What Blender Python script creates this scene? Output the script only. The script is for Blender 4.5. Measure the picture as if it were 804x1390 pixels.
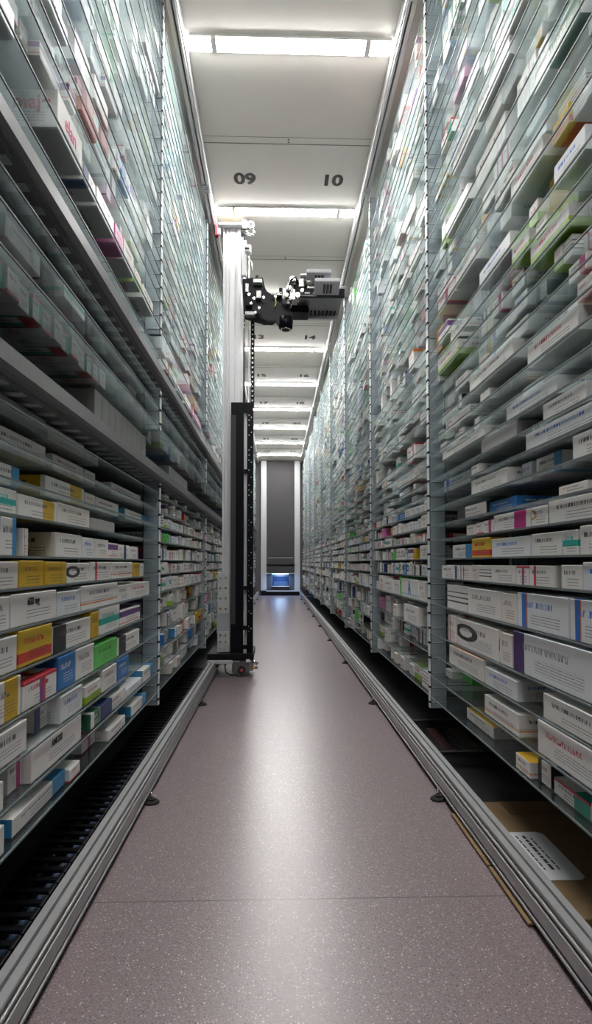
import bpy, bmesh, math, random
from mathutils import Vector, Matrix
S = bpy.context.scene
COL = S.collection
for o in list(bpy.data.objects): bpy.data.objects.remove(o)

# ---------------------------------------------------------------- camera
FPX, VX, VY = 850.0, 375.5, 764.0           # focal length in pixels, vanishing point of the aisle
EYE = 0.785
PITCH = math.radians(2.0)
YAW = math.atan((402 - VX) / FPX)
CY = VY - FPX * math.tan(PITCH)
cd = bpy.data.cameras.new('camera'); cam = bpy.data.objects.new('camera', cd); COL.objects.link(cam)
cd.sensor_fit = 'HORIZONTAL'; cd.sensor_width = 36; cd.lens = FPX / 804 * 36
cd.shift_y = (CY - 695) / 804
cam.location = (0, 0, EYE); cam.rotation_euler = (math.radians(90) + PITCH, 0, -YAW)
cd.clip_start = .02
cd.dof.use_dof = False
S.camera = cam
ROT = cam.rotation_euler.to_matrix()
def ray(px, py): return ROT @ Vector(((px - 402) / FPX, (CY - py) / FPX, -1))
def y_at(px, X, py=764):
    d = ray(px, py); return d.y * X / d.x
def z_at(px, py, X):
    d = ray(px, py); return EYE + d.z * X / d.x
def at(px, py, Y):
    d = ray(px, py); t = Y / d.y; return Vector((d.x * t, Y, EYE + d.z * t))

# ---------------------------------------------------------------- world, exposure
w = bpy.data.worlds.new('world'); S.world = w; w.use_nodes = True
w.node_tree.nodes['Background'].inputs[0].default_value = (.8, .9, 1, 1)
w.node_tree.nodes['Background'].inputs[1].default_value = .01
S.view_settings.view_transform = 'Standard'; S.view_settings.look = 'None'
S.view_settings.gamma = 1; S.view_settings.use_curve_mapping = False
S.view_settings.exposure = 0.0
LIGHT = 94.0
S.cycles.transparent_max_bounces = 96
S.cycles.max_bounces = 12; S.cycles.diffuse_bounces = 8; S.cycles.glossy_bounces = 6; S.cycles.transmission_bounces = 8
S.cycles.caustics_reflective = False; S.cycles.caustics_refractive = False
S.cycles.sample_clamp_indirect = 20

# ---------------------------------------------------------------- materials
def newmat(name):
    m = bpy.data.materials.new(name); m.use_nodes = True; return m, m.node_tree, m.node_tree.nodes['Principled BSDF']
def mat(name, col, rough=.5, metal=0, spec=.5, emit=None, es=0, noise=0, nscale=40):
    m, nt, b = newmat(name)
    b.inputs['Base Color'].default_value = (*col, 1); b.inputs['Roughness'].default_value = rough
    b.inputs['Metallic'].default_value = metal; b.inputs['Specular IOR Level'].default_value = spec
    if emit: b.inputs['Emission Color'].default_value = (*emit, 1); b.inputs['Emission Strength'].default_value = es
    if noise:
        tc = nt.nodes.new('ShaderNodeTexCoord'); n = nt.nodes.new('ShaderNodeTexNoise'); n.inputs['Scale'].default_value = nscale
        n.inputs['Detail'].default_value = 4; nt.links.new(tc.outputs['Object'], n.inputs['Vector'])
        mx = nt.nodes.new('ShaderNodeMixRGB'); mx.blend_type = 'MULTIPLY'; mx.inputs[0].default_value = 1; mx.inputs[1].default_value = (*col, 1)
        cr = nt.nodes.new('ShaderNodeValToRGB'); cr.color_ramp.elements[0].position = .3; cr.color_ramp.elements[1].position = .7
        cr.color_ramp.elements[0].color = (1 - noise,) * 3 + (1,); cr.color_ramp.elements[1].color = (1, 1, 1, 1)
        nt.links.new(n.outputs['Fac'], cr.inputs[0]); nt.links.new(cr.outputs[0], mx.inputs[2]); nt.links.new(mx.outputs[0], b.inputs['Base Color'])
    return m
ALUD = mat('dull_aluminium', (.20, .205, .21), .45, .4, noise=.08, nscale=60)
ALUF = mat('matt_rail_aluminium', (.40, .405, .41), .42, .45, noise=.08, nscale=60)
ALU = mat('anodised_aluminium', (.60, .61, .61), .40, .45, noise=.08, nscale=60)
ALU_W = mat('bright_aluminium', (.62, .63, .64), .42, .3, noise=.05)
GROOVE = mat('dark_groove', (.03, .03, .032), .6)
STEEL = mat('painted_steel_blue_grey', (.40, .46, .50), .42, .25, noise=.08)
STEELL = mat('light_steel_lip', (.78, .82, .84), .35, .1)
STEELD = mat('dark_steel_slot', (.10, .12, .13), .5, .2)
STEELP = mat('perforated_steel', (.5, .54, .57), .35, .6)
BACKD = mat('back_panel_painted_shade', (.09, .10, .105), .6, noise=.15, nscale=8)  # shade between the lower shelves, painted into the back panel colour
BACKP = mat('back_panel_painted_light', (.62, .68, .68), .6, noise=.15, nscale=8)  # bright haze of the upper shelves, painted into the back panel colour
BLACK = mat('black_anodised', (.005, .0055, .008), .38, 0, .12)
BLACKM = mat('satin_black_plastic', (.007, .007, .008), .5, 0, .15)
RUBBER = mat('black_rubber', (.012, .012, .012), .75)
CHROME = mat('chrome', (.8, .8, .8), .15, 1)
MACH = mat('machined_aluminium', (.42, .41, .4), .25, .8)
CAST = mat('cast_metal_grey', (.22, .215, .215), .3, .7, noise=.3, nscale=90)
LGREY = mat('light_grey_plastic', (.55, .56, .60), .5)
WHITE = mat('white_paint', (.8, .8, .78), .5)
CEIL = mat('ceiling_panel_paint', (.86, .845, .80), .45, noise=.03, nscale=3)
SEAM = mat('joint_gasket', (.16, .16, .155), .7)  # dark colour of the ceiling joints
INK = mat('black_ink', (.02, .02, .02), .6)
YEL = mat('yellow_plastic', (.85, .45, .02), .45)
REDP = mat('dark_red_plastic', (.3, .02, .03), .45)
WALL = mat('wall_paint_dark', (.12, .12, .125), .8, noise=.1, nscale=5)
ENDG = mat('end_panel_grey', (.06, .056, .063), .5, noise=.06, nscale=6)
UNDER = mat('painted_floor_shade', (.035, .034, .036), .7, noise=.3, nscale=12)  # same floor below the racks, its shade painted as a dark colour
CARDB = mat('cardboard', (.26, .165, .08), .85, noise=.2, nscale=14)
CARDT = mat('brown_tape', (.22, .13, .06), .35)
PAPER = mat('white_paper', (.72, .73, .74), .7)
LAMP = mat('lit_diffuser', (1, 1, 1), .5, emit=(1, .985, .96), es=LIGHT)
BLUEL = mat('added_blue_glow', (.1, .2, 1), .5, emit=(.12, .32, 1), es=30)  # glow added for the blue reflection on the far floor
BLUEC = mat('added_pale_blue_glow', (.5, .7, 1), .5, emit=(.5, .75, 1), es=90)  # paler core of the added glow
SCREEN = mat('dim_blue_screen', (.01, .02, .05), .15, emit=(.05, .14, .4), es=.06)
CABLEG = mat('green_yellow_wire', (.5, .6, .1), .5)
CABLEW = mat('cream_cable', (.6, .58, .5), .5)

def glassmat():
    m, nt, b = newmat('shelf_glass'); nt.nodes.remove(b)
    out = nt.nodes['Material Output']
    tr = nt.nodes.new('ShaderNodeBsdfTransparent'); tr.inputs[0].default_value = (.988, .995, .994, 1)
    gl = nt.nodes.new('ShaderNodeBsdfGlossy'); gl.inputs[0].default_value = (.85, .97, 1, 1); gl.inputs[1].default_value = .12
    fr = nt.nodes.new('ShaderNodeFresnel'); fr.inputs[0].default_value = 1.45
    mp = nt.nodes.new('ShaderNodeMath'); mp.operation = 'MULTIPLY'; mp.inputs[1].default_value = .35
    nt.links.new(fr.outputs[0], mp.inputs[0])
    mx = nt.nodes.new('ShaderNodeMixShader'); nt.links.new(mp.outputs[0], mx.inputs[0])
    nt.links.new(tr.outputs[0], mx.inputs[1]); nt.links.new(gl.outputs[0], mx.inputs[2])
    tl = nt.nodes.new('ShaderNodeBsdfTranslucent'); tl.inputs[0].default_value = (.82, .95, .96, 1)
    m2 = nt.nodes.new('ShaderNodeMixShader'); m2.inputs[0].default_value = .06
    nt.links.new(mx.outputs[0], m2.inputs[1]); nt.links.new(tl.outputs[0], m2.inputs[2])
    nt.links.new(m2.outputs[0], out.inputs[0]); return m
GLASS = glassmat()
GEDGE = mat('glass_edge', (.15, .18, .185), .5, 0, .25)

def floormat():
    m, nt, b = newmat('speckled_vinyl_floor'); N = nt.nodes; L = nt.links
    tc = N.new('ShaderNodeTexCoord')
    def spk(scale, th, seed, on):
        v = N.new('ShaderNodeTexVoronoi'); v.inputs['Scale'].default_value = scale; v.inputs['Randomness'].default_value = 1
        mp = N.new('ShaderNodeMapping'); mp.inputs['Location'].default_value = (seed, seed * 2, 0)
        L.new(tc.outputs['Object'], mp.inputs[0]); L.new(mp.outputs[0], v.inputs['Vector'])
        a = N.new('ShaderNodeMath'); a.operation = 'LESS_THAN'; a.inputs[1].default_value = th; L.new(v.outputs['Distance'], a.inputs[0])
        s = N.new('ShaderNodeSeparateColor'); L.new(v.outputs['Color'], s.inputs[0])
        c = N.new('ShaderNodeMath'); c.operation = 'GREATER_THAN'; c.inputs[1].default_value = on; L.new(s.outputs[0], c.inputs[0])
        d = N.new('ShaderNodeMath'); d.operation = 'MULTIPLY'; L.new(a.outputs[0], d.inputs[0]); L.new(c.outputs[0], d.inputs[1]); return d
    base = N.new('ShaderNodeTexNoise'); base.inputs['Scale'].default_value = 220; base.inputs['Detail'].default_value = 5
    L.new(tc.outputs['Object'], base.inputs['Vector'])
    cr = N.new('ShaderNodeValToRGB'); cr.color_ramp.elements[0].position = .35; cr.color_ramp.elements[1].position = .68
    cr.color_ramp.elements[0].color = (.165, .125, .132, 1); cr.color_ramp.elements[1].color = (.255, .198, .207, 1); L.new(base.outputs['Fac'], cr.inputs[0])
    cur = cr.outputs[0]
    for sc, th, sd, on, col in [(150, .27, 0, .72, (.55, .48, .48, 1)), (260, .33, 3.3, .6, (.36, .31, .315, 1)), (190, .3, 7.1, .7, (.07, .055, .06, 1))]:
        f = spk(sc, th, sd, on); mx = N.new('ShaderNodeMixRGB'); L.new(f.outputs[0], mx.inputs[0]); L.new(cur, mx.inputs[1]); mx.inputs[2].default_value = col; cur = mx.outputs[0]
    sp = N.new('ShaderNodeSeparateXYZ'); L.new(tc.outputs['Object'], sp.inputs[0])
    for ys in (1.49, 6.2, 10.9):
        q = N.new('ShaderNodeMath'); q.operation = 'COMPARE'; q.inputs[1].default_value = ys; q.inputs[2].default_value = .0022; L.new(sp.outputs[1], q.inputs[0])
        mx = N.new('ShaderNodeMixRGB'); L.new(q.outputs[0], mx.inputs[0]); L.new(cur, mx.inputs[1]); mx.inputs[2].default_value = (.085, .07, .072, 1); cur = mx.outputs[0]
    L.new(cur, b.inputs['Base Color'])
    b.inputs['Roughness'].default_value = .29; b.inputs['Specular IOR Level'].default_value = .66
    bp = N.new('ShaderNodeBump'); bp.inputs['Strength'].default_value = .12; bp.inputs['Distance'].default_value = .001
    n2 = N.new('ShaderNodeTexNoise'); n2.inputs['Scale'].default_value = 160; L.new(tc.outputs['Object'], n2.inputs['Vector'])
    L.new(n2.outputs['Fac'], bp.inputs['Height']); L.new(bp.outputs[0], b.inputs['Normal'])
    return m
FLOOR = floormat()

# printed cartons: UV map 'f' is 0..1 over each face, UV map 'm' is in metres
def carton_mat(name, base, ink=(.12, .12, .14), title=None, bands=(), disc=None, text=True):
    m, nt, b = newmat(name); N = nt.nodes; L = nt.links
    uf = N.new('ShaderNodeUVMap'); uf.uv_map = 'f'; um = N.new('ShaderNodeUVMap'); um.uv_map = 'm'
    sf = N.new('ShaderNodeSeparateXYZ'); L.new(uf.outputs[0], sf.inputs[0])
    sm = N.new('ShaderNodeSeparateXYZ'); L.new(um.outputs[0], sm.inputs[0])
    def M(op, a, bb=None, c=None):
        n = N.new('ShaderNodeMath'); n.operation = op
        for i, v in enumerate((a, bb, c)):
            if v is None: continue
            if isinstance(v, (int, float)): n.inputs[i].default_value = v
            else: L.new(v, n.inputs[i])
        return n.outputs[0]
    def rng(s, a, c): return M('MULTIPLY', M('GREATER_THAN', s, a), M('LESS_THAN', s, c))
    cur = None
    def put(fac, col):
        nonlocal cur
        mx = N.new('ShaderNodeMixRGB'); L.new(fac, mx.inputs[0])
        if cur is None: mx.inputs[1].default_value = (*base, 1)
        else: L.new(cur, mx.inputs[1])
        mx.inputs[2].default_value = (*col, 1); cur = mx.outputs[0]
    for (ax, a, c, col) in bands: put(rng(sf.outputs[0 if ax == 'u' else 1], a, c), col)
    if disc:
        cu, cv, r, col = disc
        dx = M('SUBTRACT', sf.outputs[0], cu); dy = M('SUBTRACT', sf.outputs[1], cv)
        dd = M('SQRT', M('ADD', M('MULTIPLY', dx, dx), M('MULTIPLY', dy, dy)))
        put(rng(dd, r * .55, r), col)
    if text:
        nz = N.new('ShaderNodeTexNoise'); nz.inputs['Scale'].default_value = 1; nz.inputs['Detail'].default_value = 1
        mp = N.new('ShaderNodeMapping'); mp.inputs['Scale'].default_value = (420, 145, 1); L.new(um.outputs[0], mp.inputs[0]); L.new(mp.outputs[0], nz.inputs['Vector'])
        line = M('LESS_THAN', M('FRACT', M('MULTIPLY', sm.outputs[1], 155)), .38)
        word = M('GREATER_THAN', nz.outputs['Fac'], .47)
        blk = M('MULTIPLY', rng(sf.outputs[0], .3, .86), rng(sf.outputs[1], .14, .46))
        put(M('MULTIPLY', M('MULTIPLY', line, word), M('MULTIPLY', blk, .8)), ink)
        nz2 = N.new('ShaderNodeTexNoise'); nz2.inputs['Scale'].default_value = 1; nz2.inputs['Detail'].default_value = 0
        mp2 = N.new('ShaderNodeMapping'); mp2.inputs['Scale'].default_value = (300, 40, 1); L.new(um.outputs[0], mp2.inputs[0]); L.new(mp2.outputs[0], nz2.inputs['Vector'])
        blk2 = M('MULTIPLY', rng(sf.outputs[0], .14, .72), rng(sf.outputs[1], .6, .76))
        put(M('MULTIPLY', M('GREATER_THAN', nz2.outputs['Fac'], .5), blk2), title or ink)
    if cur is not None: L.new(cur, b.inputs['Base Color'])
    else: b.inputs['Base Color'].default_value = (*base, 1)
    b.inputs['Roughness'].default_value = .42
    return m
Wh = (.84, .83, .80); Wb = (.79, .82, .84); Wc = (.80, .76, .70)
R_, B_, G_, Y_, O_, P_, K_, T_, N_, PU = (.62, .03, .05), (.03, .18, .62), (.08, .55, .12), (.68, .43, .02), (.8, .22, .02), (.75, .05, .3), (.03, .03, .03), (.02, .45, .38), (.03, .06, .2), (.2, .06, .28)
D = {}
def des(key, words, *a, **k): D[key] = (carton_mat('carton_' + key, *a, **k), words.replace('with a ', 'with ').replace('and a ', 'and '))
des('plain', 'white carton with fine grey print', Wh)
des('cool', 'cool white carton with blue print', Wb, title=B_)
des('cream', 'cream carton with grey print', Wc, title=(.25, .2, .2))
des('redstripe', 'white carton with a red stripe', Wh, bands=[('u', .2, .3, R_)])
des('redtop', 'white carton with a red lower edge', Wh, bands=[('v', 0, .13, R_)], title=R_)
des('redtext', 'white carton with red lettering', Wh, title=R_)
des('bluestripe', 'white carton with a blue vertical stripe', Wb, bands=[('u', .1, .2, B_), ('u', .2, .225, O_)], title=B_)
des('blueend', 'white carton with a blue end', Wh, bands=[('u', .72, 1, (.05, .3, .6))])
des('blue', 'blue carton', (.03, .2, .55), ink=Wh, title=Wh)
des('navy', 'white carton with a navy block', Wh, bands=[('u', .0, .42, N_)])
des('black', 'white carton with a black end', Wh, bands=[('u', .0, .3, K_)])
des('yellow', 'yellow carton with dark print', Y_, ink=K_, title=(.3, .15, .02), bands=[('u', .72, .76, (.55, .33, .02))])
des('yellowred', 'yellow carton with red name panel', (.72, .48, .03), ink=K_, title=R_, bands=[('v', .1, .38, (.6, .05, .03))])
des('yellowend', 'white carton with yellow end', Wh, bands=[('u', .6, .93, Y_)])
des('greenbox', 'bright green carton', (.14, .6, .12), ink=(.02, .2, .03), title=(.02, .2, .03))
des('greenend', 'white carton with a green lower half', Wh, bands=[('v', 0, .42, (.3, .5, .02))], title=R_)
des('greencap', 'white carton with teal-red end', Wh, bands=[('u', .6, 1, (.01, .36, .25)), ('v', .85, 1, R_)])
des('teal', 'white carton with a teal name panel', Wh, bands=[('v', .35, .6, T_)], title=T_)
des('orange', 'white carton with an orange top edge', Wh, bands=[('v', .84, 1, O_)], title=O_)
des('orangeband', 'white carton with thin orange lines', Wh, bands=[('v', .22, .28, O_), ('v', .32, .35, (.4, .4, .42))])
des('magenta', 'white carton with a magenta square', Wh, bands=[('u', .6, .9, (.55, .01, .22))])
des('pink', 'pink carton', (.72, .2, .45), ink=PU, title=PU)
des('purple', 'white carton with a purple upper panel', Wh, bands=[('v', .55, .9, PU), ('v', .14, .2, O_)])
des('violet', 'carton with dark purple end', Wb, bands=[('u', .0, .16, (.07, .03, .16))], title=(.2, .2, .22))
des('redpurple', 'white carton with red-purple edges', Wh, bands=[('u', .46, .56, PU), ('u', .56, .64, R_), ('v', .88, 1, R_)], title=R_)
des('disc', 'white carton with black ring emblem', Wh, disc=(.24, .55, .3, K_))
des('gold', 'white carton with gold curved emblem', Wh, disc=(.1, .6, .26, (.6, .35, .08)), bands=[('u', 0, .02, K_)])
des('darkgreen', 'dark green and white carton', (.02, .16, .08), ink=Wh, title=Wh, bands=[('u', .0, .35, Wh)])
des('red', 'red carton', (.65, .05, .02), ink=Wh, title=Wh)
des('untitled', 'white carton with small grey print', Wh, title=Wh)
des('letterA', 'white carton lettered big blue A', Wh, bands=[('v', .12, .2, (.4, .6, .75))], text=False)
des('stripes', 'white carton with black barcode lines', Wh, bands=[('v', .3, .36, K_), ('v', .5, .55, K_), ('v', .7, .74, K_)], text=False)
des('grey', 'plain unprinted grey carton', (.4, .4, .39), text=False)
des('whiteplain', 'plain unprinted white carton', Wh, text=False)
COMMON = ['plain'] * 8 + ['cool'] * 5 + ['cream'] * 4 + ['redstripe', 'redtop', 'redtext', 'redtext', 'bluestripe', 'blueend', 'navy', 'black', 'orangeband', 'orangeband', 'stripes', 'teal', 'purple', 'yellowend', 'whiteplain', 'whiteplain', 'greenend', 'violet', 'magenta', 'disc', 'redstripe']
RARE = ['yellow', 'yellowred', 'greenbox', 'pink', 'blue', 'red', 'greencap', 'orange', 'darkgreen', 'redpurple', 'gold']

# ---------------------------------------------------------------- object helpers
def tag(o, label=None, cat=None, group=None, kind=None):
    if label: o['label'] = label
    if cat: o['category'] = cat
    if group: o['group'] = group
    if kind: o['kind'] = kind
    return o
def empty(name, loc=(0, 0, 0), **k):
    o = bpy.data.objects.new(name, None); COL.objects.link(o); o.location = loc; o.empty_display_size = .05
    return tag(o, **k)
class MB:
    """collects shapes into one mesh; coordinates are local to the parent"""
    def __init__(s): s.bm = bmesh.new(); s.mats = []
    def mi(s, m):
        if m not in s.mats: s.mats.append(m)
        return s.mats.index(m)
    def box(s, x0, x1, y0, y1, z0, z1, m, bev=0):
        v = [s.bm.verts.new((x, y, z)) for x in (x0, x1) for y in (y0, y1) for z in (z0, z1)]
        fs = [s.bm.faces.new([v[i] for i in q]) for q in ((0, 1, 3, 2), (4, 6, 7, 5), (0, 4, 5, 1), (2, 3, 7, 6), (0, 2, 6, 4), (1, 5, 7, 3))]
        i = s.mi(m)
        for f in fs: f.material_index = i
        if bev:
            es = {e for f in fs for e in f.edges}
            r = bmesh.ops.bevel(s.bm, geom=list(es), offset=bev, segments=2, affect='EDGES', profile=.6)
            for f in r['faces']: f.material_index = i
        return s
    def prism(s, pts, axis, a, b, m, bev=0):
        """extrude polygon pts along axis 'x','y','z' from a to b; pts are the two other coordinates in xyz order"""
        def P(p, t):
            return (t, p[0], p[1]) if axis == 'x' else (p[0], t, p[1]) if axis == 'y' else (p[0], p[1], t)
        A = [s.bm.verts.new(P(p, a)) for p in pts]; B = [s.bm.verts.new(P(p, b)) for p in pts]
        fs = [s.bm.faces.new(A), s.bm.faces.new(B[::-1])]; n = len(pts)
        for i in range(n): fs.append(s.bm.faces.new((A[i], B[i], B[(i + 1) % n], A[(i + 1) % n])))
        bmesh.ops.recalc_face_normals(s.bm, faces=fs)
        i = s.mi(m)
        for f in fs: f.material_index = i
        if bev:
            r = bmesh.ops.bevel(s.bm, geom=list({e for f in fs for e in f.edges}), offset=bev, segments=2, affect='EDGES')
            for f in r['faces']: f.material_index = i
        return s
    def cyl(s, p, q, r, m, n=20, r2=None, bev=0):
        p = Vector(p); q = Vector(q); d = (q - p); L = d.length
        rot = Vector((0, 0, 1)).rotation_difference(d).to_matrix().to_4x4()
        g = bmesh.ops.create_cone(s.bm, cap_ends=True, segments=n, radius1=r, radius2=r if r2 is None else r2, depth=L, matrix=Matrix.Translation((p + q) / 2) @ rot)
        fs = {f for v in g['verts'] for f in v.link_faces}; i = s.mi(m)
        for f in fs:
            f.material_index = i
            if len(f.verts) == 4: f.smooth = True
        if bev:
            es = [e for e in {e for f in fs for e in f.edges} if any(len(f.verts) > 4 for f in e.link_faces)]
            rr = bmesh.ops.bevel(s.bm, geom=es, offset=bev, segments=2, affect='EDGES')
            for f in rr['faces']: f.material_index = i
        return s
    def tube(s, pts, r, m, n=8):
        for a, b in zip(pts, pts[1:]): s.cyl(a, b, r, m, n)
        i = s.mi(m)
        for p in pts[1:-1]:
            g = bmesh.ops.create_uvsphere(s.bm, u_segments=n, v_segments=6, radius=r, matrix=Matrix.Translation(p))
            for f in {f for v in g['verts'] for f in v.link_faces}: f.material_index = i; f.smooth = True
        return s
    def mesh(s, name):
        me = bpy.data.meshes.new(name); s.bm.to_mesh(me); s.bm.free()
        for m in s.mats: me.materials.append(m)
        return me
    def build(s, name, parent=None, loc=None, **k):
        o = bpy.data.objects.new(name, s.mesh(name)); COL.objects.link(o)
        if parent: o.parent = parent
        if loc is not None: o.location = loc
        return tag(o, **k)
def inst(name, me, parent, loc):
    o = bpy.data.objects.new(name, me); COL.objects.link(o); o.parent = parent; o.location = loc; return o
def text_mesh(txt, size, m, ext=.0004, bold=0.0):
    c = bpy.data.curves.new('t', 'FONT'); c.body = txt; c.size = size; c.extrude = ext; c.align_x = 'CENTER'; c.align_y = 'CENTER'; c.offset = bold
    o = bpy.data.objects.new('t', c); COL.objects.link(o); bpy.context.view_layer.update()
    me = bpy.data.meshes.new_from_object(o.evaluated_get(bpy.context.evaluated_depsgraph_get()))
    bpy.data.objects.remove(o); bpy.data.curves.remove(c); me.materials.clear(); me.materials.append(m); me.name = 'lettering'
    return me

# ---------------------------------------------------------------- dimensions
CEILZ = EYE + 2.462
XL, XR = -.481, .604           # front planes of the left and right racks
DEPTH = .40
YEND, YBACK = 15.05, -1.6
RPOST = [2.474 + 1.525 * k for k in range(-2, 8)]      # post positions right
LPOST = [2.60 + 1.70 * k for k in range(-2, 8)]
RPOST = [y for y in RPOST if y < 14.4]; LPOST = [y for y in LPOST if y < 14.4]

# ---------------------------------------------------------------- the setting
MB().box(-1.15, 1.3, YBACK, YEND + .2, -.05, 0, FLOOR).build('floor', kind='structure')
c = MB().box(-1.15, 1.3, YBACK, YEND + .2, CEILZ, CEILZ + .06, CEIL)
c.build('ceiling', kind='structure')
MB().box(-1.15, -.98, YBACK, YEND + .2, 0, CEILZ, WALL).build('wall_left', kind='structure')
MB().box(1.12, 1.3, YBACK, YEND + .2, 0, CEILZ, WALL).build('wall_right', kind='structure')
MB().box(-.98, 1.12, YBACK - .1, YBACK, 0, CEILZ, WALL).build('wall_rear', kind='structure')
MB().box(-.98, 1.12, YEND, YEND + .2, 0, CEILZ, WALL).build('wall_end', kind='structure')
k = 0
seams = [3.60 + 1.405 * k for k in range(-3, 8)]
for n_, ys in enumerate(seams):
    b = MB().box(XL + .03, XR - .03, ys - .0025, ys + .0025, CEILZ - .0015, CEILZ + .001, SEAM)
    b.box(XL + .03, XR - .03, ys - .058, ys - .056, CEILZ - .001, CEILZ + .001, SEAM)
    for dy in (-.018, -.04): b.cyl((.068, ys + dy, CEILZ - .0018), (.068, ys + dy, CEILZ), .005, INK, 10)
    b.build('trim_%d' % (n_ + 1), kind='structure')

# end wall: dark panel door between two white uprights
e = empty('end_unit', (.096, YEND - .02, 0), label='tall dark grey end panel between white uprights at the far end of the aisle', cat='end panel')
ex = .096
MB().box(-.331, .331, -.03, .015, .94, CEILZ - .01, ENDG, .004).build('upper_panel', e)
MB().box(-.331, .331, -.09, .015, .54, .70, ENDG, .006).box(-.331, .331, -.02, .015, .70, .94, ENDG).box(-.331, .331, -.12, -.02, .745, .90, ENDG, .006).build('step_panel', e)
MB().box(-.331, .331, -.225, -.02, .525, .54, ALU, .003).box(-.3, .3, -.13, -.1, .90, .912, ALU, .002).build('ledge', e)
MB().box(-.331, -.19, -.03, .015, .13, .525, ENDG, .004).box(.2, .331, -.03, .015, .13, .525, ENDG, .004).box(-.19, .2, -.03, .015, .46, .525, ENDG).box(-.19, .2, -.03, .015, .13, .235, ENDG).build('lower_panel', e)
s_ = MB().box(-.19, .2, -.012, -.004, .235, .46, SCREEN).build('display_window', e)
MB().box(-.16, .17, -.014, -.020, .25, .34, mat('blue_lit_cartons', (.01, .025, .06), .5, emit=(.1, .3, .7), es=.12)).build('lit_pattern', s_)
MB().box(-.2, .21, -.09, -.03, .215, .232, ALU_W, .003).build('sill', e)
MB().box(-.20, .19, -.215, -.11, .5195, .5245, BLUEL).box(-.10, .09, -.21, -.115, .5185, .5194, BLUEC).build('added_glow_strip', e, label='added blue glow strip hidden under the ledge')  # added emitter, hidden under the ledge, gives the floor its blue reflection
MB().box(-.341, .48, -.06, .015, .10, .125, ALU_W, .003).build('threshold', e)
for sx in (-1, 1):
    x0 = (-.47 if sx < 0 else .335)
    u = MB().box(x0, x0 + .135, -.05, .015, .125, CEILZ - .012, ALU_W, .004)
    for g in (.045, .09): u.box(x0 + g - .004, x0 + g + .004, -.0515, -.04, .13, CEILZ - .02, ALU)
    u.build('upright', e)
MB().box(-.47, .47, -.02, .015, 0.002, .10, BLACKM).build('kickboard', e)
MB().box(XL + .06, XR - .06, YEND - .12, YEND - .075, CEILZ - .06, CEILZ - .002, WHITE, .003).build('cross_rail', tag=None) if False else None

# ceiling lights
for k in range(-3, 9):
    Y = 2.885 + 1.408 * k
    if Y > 14.6 or Y < YBACK + .2: continue
    nm = ('first ceiling light bar, nearest the camera' if k == 0 else 'ceiling light bar behind the camera' if k < 0 else
          ['', 'second ceiling light bar, just before the robot mast', 'third ceiling light bar, behind the robot arm', 'fourth ceiling light bar, beyond the numbers 13 and 14', 'fifth ceiling light bar, beyond 15 and 16', 'sixth ceiling light bar, beyond 17 and 18', 'seventh ceiling light bar, beyond 19 and 20', 'eighth ceiling light bar, beyond 21 and 22', 'ninth ceiling light bar, farthest from the camera'][k])
    t = empty('ceiling_light', (.066, Y, CEILZ), label='white strip light, ' + nm, cat='ceiling light', group='strip lights across the ceiling')
    MB().box(-.475, .475, -.047, .047, -.006, -.0005, WHITE, .001).box(-.475, .475, -.047, -.0425, -.014, -.006, WHITE).box(-.475, .475, .0425, .047, -.014, -.006, WHITE).build('housing', t)
    MB().box(-.352, .352, -.04, .04, -.0195, -.0065, LAMP, .004).build('diffuser', t)
    for sx in (-1, 1):
        MB().box(min(sx * .378, sx * .47), max(sx * .378, sx * .47), -.04, .04, -.0195, -.0065, LAMP, .004).build('end_diffuser', t)
        MB().box(sx * .365 - .0125, sx * .365 + .0125, -.043, .043, -.0225, -.0065, WHITE, .002).build('clip', t)
# painted bay numbers
for k in range(0, 8):
    for j, X in ((0, -.205), (1, .355)):
        n = 9 + 2 * k + j
        me = text_mesh('%02d' % n, .14, INK, .0004, .0026)
        tb_ = bmesh.new()
        for q, (dx, dy) in enumerate(((-.0028, 0), (.0028, 0), (0, .0022), (0, -.0022))):
            tb_.from_mesh(me); tb_.verts.ensure_lookup_table()
            n0 = len(tb_.verts) - len(me.vertices)
            for v in list(tb_.verts)[n0:]: v.co.x += dx; v.co.y += dy; v.co.z += .0001 * q
        m2_ = bpy.data.meshes.new('bay_number'); tb_.to_mesh(m2_); tb_.free(); m2_.materials.append(INK); me = m2_
        o = bpy.data.objects.new('bay_number', me); COL.objects.link(o)
        o.location = (X, 3.945 + 1.405 * k, CEILZ - .0012); o.rotation_euler = (math.pi, 0, 0)
        o.scale = (1.0, 1.12, 1)
        tag(o, 'black number %02d painted on the white ceiling' % n, 'number', 'bay numbers on the ceiling')

# ---------------------------------------------------------------- rails
def floor_rail(x0, x1, zt, zb, side):
    """aluminium profile; side=+1 when the aisle is on the +x side"""
    W = x1 - x0; xi = x1 if side > 0 else x0; xo = x0 if side > 0 else x1
    def X(t): return xi + (xo - xi) * t
    H = zt - zb
    pts = [(0, 0), (0, .07), (.14, .09), (.14, .17), (0, .19), (0, .56), (.16, .58), (.16, .67), (0, .69), (.0, .76), (.12, .78), (.12, .9), (0, .92), (0, .985), (.03, 1), (.42, 1), (.44, .93), (.56, .93), (.58, 1), (.97, 1), (1, .985), (1, 0)]
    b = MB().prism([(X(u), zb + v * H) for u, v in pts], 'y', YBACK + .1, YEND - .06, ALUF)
    b.box(min(X(.445), X(.555)), max(X(.445), X(.555)), YBACK + .1, YEND - .06, zb + .925 * H, zb + .935 * H, GROOVE)
    for a, c in ((.09, .17), (.58, .67), (.78, .9)):
        b.box(min(X(.13), X(.145)), max(X(.13), X(.145)), YBACK + .1, YEND - .06, zb + a * H, zb + c * H, GROOVE)
    return b
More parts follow.
